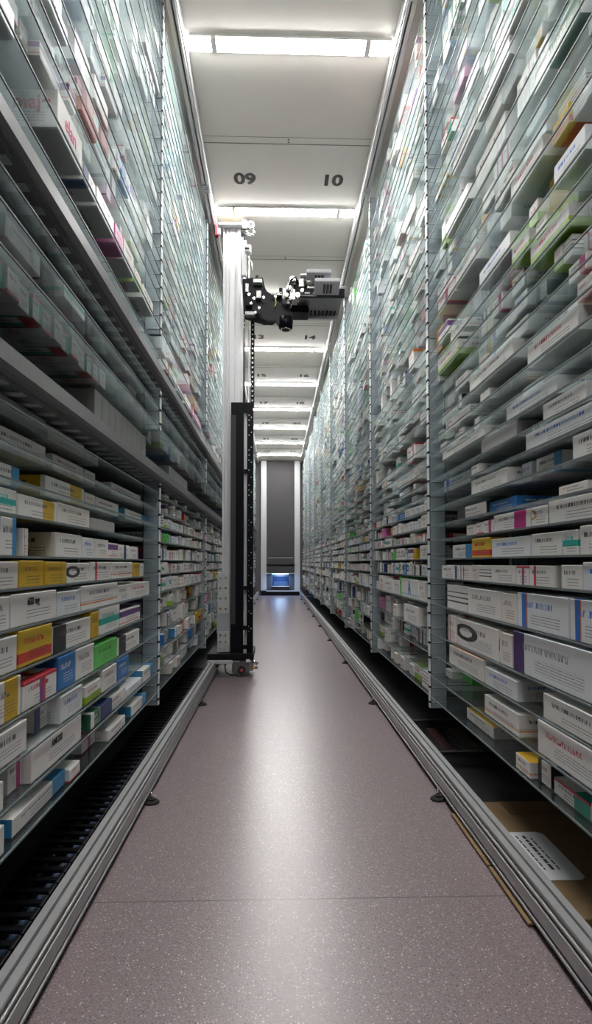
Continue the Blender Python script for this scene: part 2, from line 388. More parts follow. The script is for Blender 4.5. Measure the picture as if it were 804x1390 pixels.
for side, x0, x1, lab in ((1, -.461, -.42, 'left'), (-1, .549, .589, 'right')):
    t = empty('floor_rail', (0, 0, 0), label='long grooved aluminium floor rail along the %s-hand rack' % lab, cat='rail')
    floor_rail(x0, x1, .105, .020, side).build('rail_profile', t)
    for k in range(-2, 9):
        y = 2.09 + 1.41 * k
        xc = x1 + .012 if side > 0 else x0 - .012
        f = MB().cyl((xc, y, 0.0005), (xc, y, .010), .027, RUBBER, 28, .022, .002).cyl((xc, y, .010), (xc, y, .0165), .012, RUBBER, 16).cyl((xc, y, .0165), (xc, y, .036), .004, CHROME, 10)
        f.build('levelling_foot', t)
for side, x0, x1, lab in ((1, XL + .004, -.425, 'left'), (-1, .549, XR - .004, 'right')):
    xi, xo = (x1, x0) if side > 0 else (x0, x1)
    X = lambda t: xi + (xo - xi) * t
    zt, zb = CEILZ - .002, CEILZ - .075
    pts = [(0, 1), (0, .25), (.08, .18), (.18, .18), (.22, .05), (.42, .0), (.46, .12), (.54, .12), (.58, 0), (.95, 0), (1, .06), (1, 1)]
    t = empty('ceiling_rail', (0, 0, 0), label='grooved aluminium ceiling rail above the %s-hand rack' % lab, cat='rail')
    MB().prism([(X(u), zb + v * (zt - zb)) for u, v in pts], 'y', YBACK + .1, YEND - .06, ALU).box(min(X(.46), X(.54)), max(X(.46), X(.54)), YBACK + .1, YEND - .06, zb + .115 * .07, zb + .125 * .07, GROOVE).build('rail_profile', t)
    for k in range(0, 9):
        y = 2.52 + 1.41 * k
        c0, c1 = sorted((X(.1), X(1.0)))
        MB().box(c0, c1, y - .035, y + .035, zb - .012, zb - .0005, LGREY, .002).cyl(((c0 + c1) / 2, y, zb - .015), ((c0 + c1) / 2, y, zb - .012), .008, CHROME, 12).build('rail_clamp', t)

# ---------------------------------------------------------------- racks
T = .004
RSH = [.262, .343, .430, .510, .625, .730, .801, .872, .929, .996, 1.057, 1.108, 1.158, 1.207]
LSH_LO = [.262, .342, .418, .495, .583, .663, .737, .798, .875, .939, 1.005, 1.072]
LSH_MID = [1.345, 1.425, 1.485]
rs = random.Random(11)
def upper(z0, z1, pat):
    out = []; z = z0; i = 0
    while z < z1: out.append(z); z += .058 * (2 if pat.random() < .16 else 1)
    return out
def shelf_mesh(length):
    b = MB(); b.box(-DEPTH / 2 + .004, DEPTH / 2 - .004, -length / 2, length / 2, -T, 0, GLASS)
    b.box(-DEPTH / 2 + .001, -DEPTH / 2 + .004, -length / 2, length / 2, -T, 0, GEDGE)
    b.box(DEPTH / 2 - .004, DEPTH / 2 - .001, -length / 2, length / 2, -T, 0, GEDGE)
    return b.mesh('glass_shelf')
def post_mesh(z0, z1, sgn):
    """folded steel post with a slotted front lip; local x grows into the rack"""
    b = MB(); t = .002
    sx = sgn
    def bx(xa, xb, ya, yb, za, zb, m): b.box(min(sx * xa, sx * xb), max(sx * xa, sx * xb), ya, yb, za, zb, m)
    bx(0, t, -.013, .013, z0, z1, STEELL)
    bx(t, .066, -.012, -.010, z0, z1, STEEL); bx(t, .066, .010, .012, z0, z1, STEEL)
    bx(.064, .066, -.010, .010, z0, z1, STEEL)
    for e_ in (-.0128, .0118): bx(.0655, .0685, e_, e_ + .001, z0, z1, BLACKM); bx(.006, .0072, e_, e_ + .001, z0, z1, BLACKM)
    z = z0 + .02
    while z < z1 - .01:
        bx(-.0014, .005, -.0135, -.003, z, z + .008, BLACKM)
        bx(-.0014, .005, .003, .0135, z, z + .008, BLACKM)
        for e_ in (-.0136, .0116): bx(.008, .062, e_, e_ + .002, z - .001, z + .0015, STEELD); bx(.008, .062, e_, e_ + .002, z + .0015, z + .003, STEELL)
        z += .058
    return b.mesh('slotted_post')
BAYS = []                                   # (side, y0, y1, shelves)
ORD = ['nearest', 'second', 'third', 'fourth', 'fifth', 'sixth', 'seventh', 'eighth', 'ninth', 'tenth', 'eleventh']
def build_rack(side, posts, zsets, zposts):
    sgn = -1 if side == 'left' else 1
    XF = XL if sgn < 0 else XR
    L = posts[1] - posts[0]; sm = shelf_mesh(L - .028)
    pms = [post_mesh(a, b, sgn) for a, b in zposts]
    ys = [posts[0]] + posts[1:] + [YEND - .1]
    for i in range(len(ys) - 1):
        y0, y1 = ys[i], ys[i + 1]
        idx = i - 1
        lab = 'glass-shelved steel rack bay on the %s of the aisle, %s' % (side, 'behind the camera' if idx < 0 else 'nearest the camera' if idx == 0 else ORD[idx] + ' from the camera' if idx + 1 < len(ys) - 1 else 'touching the end panel')
        t = empty('rack_bay', (XF, y0, 0), label=lab, cat='shelving', group='rack bays of the %s-hand wall' % side)
        sh = zsets(i)
        me = sm if abs((y1 - y0) - L) < .01 else shelf_mesh(y1 - y0 - .028)
        for z in sh: inst('glass_shelf', me, t, (sgn * DEPTH / 2, (y1 - y0) / 2, z))
        for pm in pms:
            inst('slotted_post', pm, t, (0, 0, 0)); inst('slotted_post', pm, t, (sgn * (DEPTH - .070), 0, 0))
        bx = sorted((sgn * DEPTH, sgn * (DEPTH + .006)))
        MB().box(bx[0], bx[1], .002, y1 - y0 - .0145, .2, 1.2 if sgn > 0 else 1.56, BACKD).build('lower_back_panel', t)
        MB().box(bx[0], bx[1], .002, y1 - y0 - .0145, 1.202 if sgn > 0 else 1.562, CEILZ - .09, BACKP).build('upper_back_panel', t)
        BAYS.append((side, i, y0 + .02, y1 - .02, sh))
rr = random.Random(5)
RUP = upper(1.262, CEILZ - .13, rr)
build_rack('right', RPOST, lambda i: RSH + (RUP if i == 1 else upper(1.262, CEILZ - .13, random.Random(30 + i))), [(.215, CEILZ - .08)])
build_rack('left', LPOST, lambda i: LSH_LO + LSH_MID + [1.64] + ([1.76, 1.876] + upper(1.934, CEILZ - .13, random.Random(70 + i)) if i == 1 else upper(1.76, CEILZ - .13, random.Random(70 + i))), [(.205, 1.115), (1.335, 1.50), (1.735, CEILZ - .08)])

# left-hand horizontal beams (z levels)
def beam(z0, z1, lab, x_in=-.468, x_out=-.56):
    h = z1 - z0
    pts = [(x_in, z0 + .30 * h), (x_in, z1 - .03 * h), (x_in - .004, z1), (x_in - .03, z1), (x_in - .032, z1 - .1 * h), (x_in - .038, z1 - .1 * h), (x_in - .04, z1), (x_out, z1), (x_out, z0 + .1 * h), (x_in - .028, z0), (x_in - .022, z0), (x_in - .022, z0 + .12 * h), (x_in - .014, z0 + .12 * h), (x_in - .012, z0 + .22 * h)]
    t = empty('support_beam', (0, 0, 0), label=lab, cat='beam')
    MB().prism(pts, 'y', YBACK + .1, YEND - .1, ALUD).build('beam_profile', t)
    y = .9
    while y < 9:
        MB().box(x_in - .020, x_in - .008, y, y + .018, z0 - .004, z0 + .0, BLACKM, .001).build('slot_clip', t) if False else None
        y += .1
    b = MB(); y = .8
    while y < 12: b.box(x_out + .01, x_in - .03, y, y + .03, z0 - .002, z0 + .003, STEELP, .001); y += .085
    b.build('clip_strip', t)
    MB().box(-.876, x_out - .001, YBACK + .1, YEND - .1, z1 - .030, z1 - .002, BLACKM).build('deck_plate', t)
    return t
beam(1.535, 1.582, 'upper aluminium beam running along the left-hand rack under its top section')
beam(1.118, 1.168, 'lower aluminium beam running along the left-hand rack above its bottom section')

# ---------------------------------------------------------------- cartons
def carton_bm(bm, x0, x1, y0, y1, z0, z1, mi, sgn, top=None):
    """a folded carton: chamfered body, tuck flap step on the aisle end; sgn is the direction from aisle into rack"""
    uf = bm.loops.layers.uv.get('f') or bm.loops.layers.uv.new('f'); um = bm.loops.layers.uv.get('m') or bm.loops.layers.uv.new('m')
    xs = (x0, x1); c = min(.0012, (z1 - z0) * .05)
    def quad(p, ax_u, ax_v, mi_, full=None):
        vs = [bm.verts.new(q) for q in p]; f = bm.faces.new(vs); f.material_index = mi_
        U0, U1, V0, V1 = full or (min(q[ax_u] for q in p), max(q[ax_u] for q in p), min(q[ax_v] for q in p), max(q[ax_v] for q in p))
        for l in f.loops:
            u = l.vert.co[ax_u]; v = l.vert.co[ax_v]
            fu = (u - U0) / max(U1 - U0, 1e-6); 
            if (ax_u == 1 and sgn > 0): fu = 1 - fu
            l[uf].uv = (fu, (v - V0) / max(V1 - V0, 1e-6)); l[um].uv = (u, v)
        return f
    xf = x0 if sgn > 0 else x1           # aisle-facing plane
    xb = x1 if sgn > 0 else x0
    s = 1 if sgn > 0 else -1
    a = xf + s * c
    # aisle face, inset by chamfer
    full = (y0, y1, z0, z1)
    quad([(xf, y0 + c, z0 + c), (xf, y0 + c, z1 - c), (xf, y1 - c, z1 - c), (xf, y1 - c, z0 + c)], 1, 2, mi, full)
    for p in ([(xf, y0 + c, z0 + c), (a, y0, z0), (a, y0, z1), (xf, y0 + c, z1 - c)], [(xf, y1 - c, z0 + c), (xf, y1 - c, z1 - c), (a, y1, z1), (a, y1, z0)],
              [(xf, y0 + c, z1 - c), (a, y0, z1), (a, y1, z1), (xf, y1 - c, z1 - c)], [(xf, y0 + c, z0 + c), (xf, y1 - c, z0 + c), (a, y1, z0), (a, y0, z0)]):
        quad(p, 1, 2, mi, full)
    quad([(a, y0, z0), (xb, y0, z0), (xb, y0, z1), (a, y0, z1)], 0, 2, mi)
    quad([(a, y1, z0), (a, y1, z1), (xb, y1, z1), (xb, y1, z0)], 0, 2, mi)
    quad([(a, y0, z1), (xb, y0, z1), (xb, y1, z1), (a, y1, z1)], 1, 0, mi if top is None else top)
    quad([(a, y0, z0), (a, y1, z0), (xb, y1, z0), (xb, y0, z0)], 1, 0, mi)
    quad([(xb, y0, z0), (xb, y1, z0), (xb, y1, z1), (xb, y0, z1)], 1, 2, mi)
    # tuck flap lip: thin tongue on the near end face
    if (z1 - z0) > .02:
        t = .0006; zz = z1 - c; zl = z1 - min(.014, (z1 - z0) * .35)
        xa, xc = a + s * .004, xb - s * .004
        if abs(xc - xa) > .02: quad([(xa, y0 - t, zz), (xc, y0 - t, zz), (xc - s * .004, y0 - t, zl), (xa + s * .004, y0 - t, zl)], 0, 2, mi, (min(x0, x1), max(x0, x1), z0, z1))
BX = []        # dict per carton
TOPM = {'orange': mat('carton_orange_top', (.85, .27, .03), .45), 'yellowtop': mat('carton_yellow_top', (.85, .5, .05), .45)}
def add(side, y0, y1, z, h, key, depth=None, setback=.010, rot=0, hero=False, top=None, extra=None):
    BX.append(dict(side=side, y0=y0, y1=y1, z=z, h=h, key=key, depth=depth or .16, sb=setback, rot=rot, hero=hero, top=top, extra=extra))
def YY(side, px, sb=.010): return y_at(px, (XL - sb) if side == 'left' else (XR + sb))
def row(side, z, items):
    for it in items:
        xa, xb, h, key = it[:4]; kw = it[4] if len(it) > 4 else {}
        if side == 'left' and .93 < z < 1.1: kw = dict(kw, setback=.05)
        sb = kw.get('setback', .010)
        ya, yb = sorted((YY(side, xa, sb), YY(side, xb, sb)))
        add(side, ya + .001, yb - .001, z, h, key, hero=True, **kw)
HERO_ROWS = {}
def hrow(side, z, items): HERO_ROWS[(side, round(z, 3))] = 1; row(side, z, items)
d2 = dict(depth=.26); d1 = dict(depth=.1)
hrow('right', .801, [(615, 640, .046, 'blueend', dict(setback=.03)), (641, 665, .058, 'yellowred'), (668, 720, .05, 'cool', dict(depth=.1)), (722, 763, .052, 'plain'), (764, 786, .052, 'teal'), (788, 830, .058, 'plain', d2), (832, 880, .05, 'plain')])
hrow('right', .730, [(600, 617, .046, 'plain'), (617.5, 625, .044, 'navy'), (626, 640, .046, 'redstripe'), (640.5, 650, .047, 'cream'), (650.5, 666, .047, 'stripes'), (667, 700, .047, 'plain'), (701, 718, .047, 'redpurple'), (718.5, 751, .048, 'redstripe'), (762, 790, .05, 'plain'), (791, 850, .056, 'cool', d2)])
hrow('right', .625, [(607, 634, .082, 'stripes'), (635, 679, .08, 'plain', d2), (680, 701, .078, 'cream'), (702, 771, .085, 'bluestripe', d2), (773, 850, .085, 'bluestripe', d2)])
hrow('right', .510, [(608, 618, .09, 'redstripe'), (620, 676, .088, 'disc', d2), (677, 694, .085, 'cream'), (696, 812, .10, 'violet', dict(depth=.3))])
hrow('right', .430, [(609, 655, .066, 'plain', dict(top='orange', depth=.16)), (657, 700, .05, 'cool'), (735, 830, .056, 'plain', d2)])
hrow('right', .343, [(601, 624, .03, 'plain', dict(setback=.06)), (626, 640, .05, 'greenbox', dict(setback=.1)), (656, 702, .055, 'orangeband'), (727, 815, .075, 'redtext', dict(depth=.3, top=None))])
hrow('right', .262, [(632, 668, .035, 'plain', dict(top='yellowtop', setback=.04)), (697, 716, .038, 'orangeband', dict(top='yellowtop')), (718, 744, .052, 'black', dict(setback=.03)), (748, 795, .035, 'greencap', dict(setback=.03)), (797, 840, .04, 'plain', dict(setback=.03))])
hrow('right', .872, [(634, 646, .032, 'cream'), (647, 656, .034, 'redtop'), (657, 669, .036, 'magenta'), (671, 721, .045, 'magenta'), (722, 745, .045, 'gold'), (746, 840, .05, 'plain', d2)])
hrow('right', .929, [(622, 661, .04, 'black', dict(setback=.02)), (663, 702, .034, 'blue', dict(setback=.03)), (760, 800, .02, 'cream')])
hrow('right', .996, [(641, 690, .045, 'plain'), (700, 724, .05, 'cool', dict(setback=.05)), (730, 765, .045, 'blueend', dict(setback=.04)), (780, 850, .05, 'plain')])
hrow('right', 1.057, [(604, 640, .045, 'bluestripe', dict(setback=.05)), (641, 652, .03, 'plain'), (716, 840, .043, 'cool', dict(depth=.28))])
hrow('right', 1.108, [(655, 704, .043, 'grey'), (712, 735, .03, 'darkgreen', dict(setback=.05)), (740, 800, .04, 'plain')])
hrow('right', 1.158, [(602, 660, .035, 'plain'), (690, 760, .04, 'cool', d2)])

row('right', .625, [(522, 533, .07, 'plain'), (545, 568, .083, 'letterA'), (569.5, 577, .08, 'plain')]); row('right', .625, [(487, 496, .083, 'letterA')]); row('right', .51, [(548, 568, .08, 'plain')])
hrow('left', .798, [(0, 22, .07, 'blueend'), (24, 30, .045, 'blue', dict(setback=.03)), (31, 74, .054, 'redstripe'), (75, 111, .055, 'plain'), (112, 128, .052, 'cool'), (129, 147, .052, 'plain'), (148, 160, .046, 'purple'), (160.5, 168, .044, 'cream'), (168.5, 175, .044, 'navy'), (175.5, 187, .042, 'plain')])
hrow('left', .737, [(-30, 25, .05, 'cream'), (26, 60, .052, 'yellow'), (61, 90, .05, 'yellow'), (91, 122, .047, 'disc'), (123, 151, .05, 'redstripe'), (152, 180, .05, 'orangeband'), (181, 190, .048, 'yellow'), (190.5, 195, .046, 'plain')])
hrow('left', .663, [(-20, 14, .06, 'plain'), (16, 77, .062, 'untitled', dict(extra='600')), (78, 110, .055, 'cool'), (111, 160, .062, 'orangeband'), (160.5, 175, .05, 'plain'), (175.5, 203, .05, 'redtext')])
hrow('left', .583, [(-25, 25, .065, 'plain'), (27, 72, .07, 'yellowred'), (74, 124, .06, 'black', dict(extra=None)), (125, 135, .068, 'yellow'), (136, 163, .075, 'teal'), (164, 191, .05, 'purple')])
hrow('left', .495, [(-30, 31, .075, 'yellowend'), (34, 79, .055, 'redpurple'), (81, 104, .075, 'blue'), (105, 129, .075, 'plain'), (130, 160, .062, 'greenbox'), (163, 190, .055, 'black')])
hrow('left', .418, [(-20, 40, .06, 'plain'), (50, 80, .05, 'navy', dict(setback=.04)), (85, 114, .06, 'cool'), (118, 139, .045, 'greenend'), (141, 160, .06, 'plain'), (161, 176, .062, 'blue')])
hrow('left', .342, [(-30, 10, .05, 'plain'), (15, 45, .06, 'magenta', dict(setback=.03)), (47, 113, .065, 'untitled', dict(extra='AMOX')), (126, 138, .04, 'darkgreen'), (139, 172, .04, 'navy'), (173, 194, .026, 'cool'), (195, 209, .045, 'blueend')])
hrow('left', .262, [(-40, 12, .05, 'plain'), (22, 92, .035, 'blueend', dict(setback=.02)), (98, 112, .03, 'redtop'), (114, 135, .042, 'redpurple', dict(setback=.05)), (150, 172, .03, 'plain'), (180, 200, .035, 'blueend')])
hrow('left', .875, [(-20, 21, .045, 'teal'), (24, 76, .042, 'yellowend'), (77, 121, .046, 'cream'), (123, 155, .03, 'grey')])
hrow('left', .939, [(-20, 25, .04, 'blueend'), (60, 113, .048, 'yellowend'), (114, 128, .042, 'cream'), (129, 160, .04, 'plain'), (169, 207, .036, 'blueend')])
hrow('left', 1.005, [(-20, 60, .045, 'plain'), (70, 112, .04, 'cream', dict(setback=.03)), (114, 128, .04, 'plain'), (150, 190, .04, 'plain')])
hrow('left', 1.072, [(-20, 60, .04, 'grey'), (62, 113, .035, 'cream'), (114, 132, .03, 'plain')])
# left middle zone: dark row of same cartons seen from below
for j in range(15):
    y = 1.02 + j * .068
    add('left', y, y + .06, 1.345, .055, 'greencap' if j % 3 == 0 else 'redtop' if j % 3 == 1 else 'plain', depth=.3, setback=.075 + .006 * (j % 2), hero=True)
add('left', 1.22, 1.40, 1.425, .045, 'plain', depth=.25, setback=.05, hero=True)
add('left', 1.50, 1.66, 1.425, .04, 'teal', depth=.2, setback=.03, hero=True)
for j in range(9): add('left', 1.95 + j * .085, 2.03 + j * .085, 1.168, .16, 'grey', depth=.2, setback=.085, hero=True)
for j in range(8): add('left', 3.3 + j * .085, 3.38 + j * .085, 1.168, .13, 'grey', depth=.2, setback=.085, hero=True)
# left upper lowest shelf
hrow('left', 1.76, [(-60, 8, .05, 'cool'), (70, 105, .085, 'untitled', dict(depth=.2, extra='maje')), (107, 124, .045, 'navy', dict(depth=.2)), (126, 150, .055, 'plain', dict(depth=.2, extra=None)), (152, 163, .06, 'pink', d2), (164, 178, .07, 'plain', d2), (180, 188, .05, 'greenend'), (191, 205, .05, 'plain')])
hrow('left', 1.64, [(223, 238, .045, 'redstripe', d2), (240, 248, .03, 'plain'), (250, 262, .05, 'magenta', d2), (263, 272, .045, 'pink')])

# right upper hero cartons, each on an existing shelf
def nearest(z, L): return min(L, key=lambda q: abs(q - z))
RU = [q for q in RUP]
def hup(px0, px1, py, h, key, **k):
    sb = k.get('setback', .010); X = XR + sb
    z = nearest(z_at((px0 + px1) / 2, py, X), RU)
    i = RU.index(z); nxt = RU[i + 1] if i + 1 < len(RU) else 9
    ya, yb = sorted((YY('right', px0, sb), YY('right', px1, sb)))
    add('right', ya, yb, z, min(h, nxt - z - T - .004), key, hero=True, **k)
for a in [(726, 780, 330, .1, 'greenend'), (700, 724, 358, .1, 'greenend'), (655, 698, 345, .05, 'cool'), (622, 650, 385, .1, 'plain'), (597, 625, 492, .05, 'greenend'), (598, 620, 425, .05, 'redpurple'),
          (720, 790, 540, .05, 'redtext'), (640, 700, 520, .05, 'plain'), (604, 618, 175, .05, 'greencap'), (620, 650, 190, .05, 'plain'), (655, 700, 110, .05, 'plain'), (735, 800, 60, .05, 'darkgreen'),
          (680, 720, 20, .05, 'teal'), (700, 745, 225, .05, 'redtext'), (610, 640, 275, .05, 'plain'), (760, 804, 200, .05, 'cool')]:
    hup(*a, depth=.3)

# random fill of every other shelf
rf = random.Random(2024)
def free(side, z, a, b):
    return all(not (q['side'] == side and abs(q['z'] - z) < .03 and q['y0'] - .004 < b and q['y1'] + .004 > a) for q in BX if q['hero'])
for (side, i, y0, y1, sh) in BAYS:
    if i == 0: continue
    zs = sorted(sh)
    for j, z in enumerate(zs):
        gap = (zs[j + 1] - z if j + 1 < len(zs) else .1) - T - .004
        if side == 'left' and z == 1.072: gap = .035
        if side == 'left' and z == 1.485: gap = .035
        if side == 'left' and z == 1.64: gap = .08
        if i == 1 and (side, round(z, 3)) in HERO_ROWS: continue
        if side == 'left' and i == 1 and z in (1.345,): continue
        up = z > 1.2
        y = y0 + rf.uniform(0, .06)
        dens = .72 if not up else .62
        mid = .62 < z < 1.0
        if mid: dens = .93
        if z < .35: dens = .55
        if z > 1.04 and z < 1.21: dens = .35
        y += rf.uniform(0, .2) * (1 - dens)
        while y < y1 - .03:
            wd = rf.choice((.025, .035, .045, .055, .065, .08, .1, .13)) if not up else rf.choice((.04, .05, .06, .08, .1, .13))
            if y + wd > y1: break
            if rf.random() < dens and free(side, z, y, y + wd):
                fh = rf.uniform(.62, .96) if gap < .09 else rf.uniform(.45, .95)
                key = rf.choice(COMMON) if rf.random() > .10 else rf.choice(RARE)
                rep = rf.choice((1, 1, 1, 2, 3)) if wd < .07 else 1
                hh = gap * fh; dp = rf.uniform(.09, .3) if not up else rf.uniform(.16, .34); sb = .008 + rf.random() * (.012 if mid else .05) + (.06 if side == 'left' and 1.3 < z < 1.5 else 0)
                for q in range(rep):
                    if y + wd > y1 or not free(side, z, y, y + wd): break
                    add(side, y, y + wd, z, hh, key, depth=dp, setback=sb + rf.uniform(0, .004)); y += wd + .0015
            else: y += wd * rf.uniform(.6, 1.3)
            if rf.random() < .12: y += rf.uniform(.02, .12)

for b in BX:
    for (side, i, y0, y1, sh) in BAYS:
        if side == b['side'] and y0 <= (b['y0'] + b['y1']) / 2 <= y1:
            b['y0'] = max(b['y0'], y0); b['y1'] = min(b['y1'], y1 - .001)
            above = [q for q in sh if q > b['z'] + .01]
            if above and b['z'] != 1.168: b['h'] = min(b['h'], min(above) - b['z'] - T - .002)
for kk in {(b['side'], round(b['z'], 3)) for b in BX}:
    L_ = sorted((b for b in BX if (b['side'], round(b['z'], 3)) == kk), key=lambda b: b['y0'])
    for p, q in zip(L_, L_[1:]):
        if q['y0'] < p['y1'] + .001:
            if p['y0'] < q['y0'] - .012: p['y1'] = q['y0'] - .0012
            else: q['y0'] = p['y1'] + .0012
BX = [b for b in BX if b['y1'] - b['y0'] > .008]
# how large each one shows
def score(b):
    ym = (b['y0'] + b['y1']) / 2; X = XL if b['side'] == 'left' else XR
    d = max(ym, .3)
    px0 = 375.5 + FPX * X / max(b['y0'], .1); px1 = 375.5 + FPX * X / b['y1']
    xs = sorted((px0, px1)); xs = (max(xs[0], 0), min(xs[1], 804)); 
    if xs[1] <= xs[0]: return 0
    dz = b['z'] - EYE; py = VY - dz * FPX / d
    if py < -20 or py > 1400: return 0
    return (xs[1] - xs[0] + 4) * (b['h'] * FPX / d + abs(dz) * b['depth'] * FPX / d / d * .3)
for b in BX: b['s'] = score(b) + (1e5 if b['hero'] and b['y1'] > 1.0 else 0)
BX.sort(key=lambda b: -b['s'])
NIND = 300
ind, rest = BX[:NIND], BX[NIND:]
print('cartons', len(BX), 'hero', sum(1 for b in BX if b['hero']))
# words for the labels
def num(n): return ['bottom', 'second', 'third', 'fourth', 'fifth', 'sixth', 'seventh', 'eighth', 'ninth', 'tenth', 'eleventh', 'twelfth', 'thirteenth', 'fourteenth', 'fifteenth', 'sixteenth', 'seventeenth', 'eighteenth', 'nineteenth', 'twentieth'][n] if n < 20 else '%dth' % (n + 1)
def nth(n): return ['first', 'second', 'third', 'fourth', 'fifth', 'sixth', 'seventh', 'eighth', 'ninth', 'tenth', 'eleventh', 'twelfth', 'thirteenth', 'fourteenth', 'fifteenth', 'sixteenth', 'seventeenth', 'eighteenth', 'nineteenth', 'twentieth'][n] if n < 20 else ['twenty-', 'thirty-', 'forty-', 'fifty-'][(n + 1) // 10 - 2] + nth((n + 1) % 10 - 1) if (n + 1) % 10 else ['thirtieth', 'fortieth', 'fiftieth'][(n + 1) // 10 - 3]
def bay_of(b):
    for (side, i, y0, y1, sh) in BAYS:
        if side == b['side'] and y0 - .05 <= (b['y0'] + b['y1']) / 2 <= y1 + .05: return i, sorted(sh)
    return 0, [b['z']]
rows = {}
for b in BX:
    i, sh = bay_of(b); b['bay'] = i
    zz = [s for s in sh if abs(s - b['z']) < .004]
    b['lev'] = sh.index(zz[0]) if zz else -1
    rows.setdefault((b['side'], i, round(b['z'], 3)), []).append(b)
for r in rows.values():
    r.sort(key=lambda b: -b['y0'])
    # position counted among cartons, from the far post
    for n, b in enumerate(r): b['pos'] = n
def design_phrase(b):
    s = D[b['key']][1]
    if b['top'] == 'orange': s = 'white carton with orange top'
    if b['top'] == 'yellowtop': s = 'white carton with yellow top'
    if b['extra'] == 'maje': s = 'big white carton lettered in red'
    if b['extra'] == '600': s = 'white carton printed 600 mg'
    return s
from math import inf
for b in ind:
    side = b['side']; X0 = XL if side == 'left' else XR; sg = -1 if side == 'left' else 1
    xa = X0 + sg * b['sb']; xb = min(xa + sg * b['depth'], X0 + sg * (DEPTH - .078)) if sg > 0 else max(xa + sg * b['depth'], X0 + sg * (DEPTH - .078))
    if b['z'] == 1.168: xb = xa + sg * b['depth']
    cx, cy = (xa + xb) / 2, (b['y0'] + b['y1']) / 2
    bm = bmesh.new()
    x0, x1 = sorted((xa, xb))
    hx, hy = (x1 - x0) / 2, (b['y1'] - b['y0']) / 2
    carton_bm(bm, -hx, hx, -hy, hy, 0, b['h'], 0, sg, None if not b['top'] else 1)
    me = bpy.data.meshes.new('medicine_box'); bm.to_mesh(me); bm.free(); me.materials.append(D[b['key']][0])
    if b['top']: me.materials.append(TOPM['orange' if b['top'] == 'orange' else 'yellowtop'])
    o = bpy.data.objects.new('medicine_box', me); COL.objects.link(o); o.location = (cx, cy, b['z'] + .0003)
    bayw = {1: 'front bay', 2: 'second bay', 3: 'third bay', 4: 'fourth bay', 5: 'fifth bay', 6: 'sixth bay'}.get(b['bay'], 'far bay')
    where = ('on the lower beam' if b['lev'] < 0 else 'shelf %d up' % (b['lev'] + 1))
    if b['lev'] >= 0: where = '%s shelf up' % nth(b['lev'])
    o['label'] = '%s, %s %s, %s, %s from far post' % (design_phrase(b), side, bayw, where, nth(b['pos']))
    if len(o['label'].replace('-', ' ').split()) > 16: o['label'] = o['label'].replace(' carton', '').replace('from far post', 'from post')
    o['category'] = 'medicine box'; o['group'] = 'medicine boxes on the %s-hand glass shelves' % side
    b['obj'] = o
    if b['extra'] == 'maje':
        inkr = mat('dark_red_ink', (.55, .02, .05), .5)
        t = text_mesh('maje', .045, inkr, .0003, .0012); l = inst('lettering', t, o, (hx - .058, -hy - .0012, b['h'] * .66)); l.rotation_euler = (math.pi / 2, 0, 0)
        t = text_mesh('elan', .05, mat('pink_ink', (.75, .12, .3), .5), .0003, .0006); l = inst('lettering', t, o, (hx + .0006, 0, b['h'] * .55)); l.rotation_euler = (math.pi / 2, 0, math.pi / 2)
    if b['key'] == 'letterA':
        t = text_mesh('A', .085, mat('blue_ink', (.02, .2, .5), .5), .0003, .0025); l = inst('lettering', t, o, (-hx - .0006, 0, b['h'] * .52)); l.rotation_euler = (math.pi / 2, 0, -math.pi / 2)
    if b['extra'] in ('600', 'AMOX'):
        t = text_mesh('600 mg' if b['extra'] == '600' else 'AMOXI', .021, INK, .0003, .0004); l = inst('lettering', t, o, (hx + .0006, -hy * .1, b['h'] * .72)); l.rotation_euler = (math.pi / 2, 0, math.pi / 2)
# big letter A cartons in the second right bay
for n_, (px0, px1) in enumerate(((544, 568), (522, 541))):
    ya, yb = sorted((YY('right', px0), YY('right', px1)))
rest_bm = bmesh.new(); slots = []
for b in rest:
    side = b['side']; X0 = XL if side == 'left' else XR; sg = -1 if side == 'left' else 1
    xa = X0 + sg * b['sb']; xb = X0 + sg * min(b['sb'] + b['depth'], DEPTH - .078)
    m = D[b['key']][0]
    if m not in slots: slots.append(m)
    x0, x1 = sorted((xa, xb))
    carton_bm(rest_bm, x0, x1, b['y0'], b['y1'], b['z'] + .0003, b['z'] + b['h'], slots.index(m), sg)
me = bpy.data.meshes.new('medicine_boxes'); rest_bm.to_mesh(me); rest_bm.free()
for m in slots: me.materials.append(m)
o = bpy.data.objects.new('medicine_boxes', me); COL.objects.link(o)
tag(o, 'mass of small medicine boxes filling the farther and upper glass shelves', 'medicine boxes', kind='stuff')

# blue letter A on two cartons (second right bay)
def letter_box(px0, px1, z, h):
    ya, yb = sorted((YY('right', px0), YY('right', px1)))
    return ya, yb
# ---------------------------------------------------------------- robot
RY = 4.45
r = empty('picking_robot', (-.30, RY, 0), label='tall picking robot with aluminium mast, black panel and gripper arm on the left rail', cat='robot')
ox, oy = -.30, RY
def RX(x): return x - ox
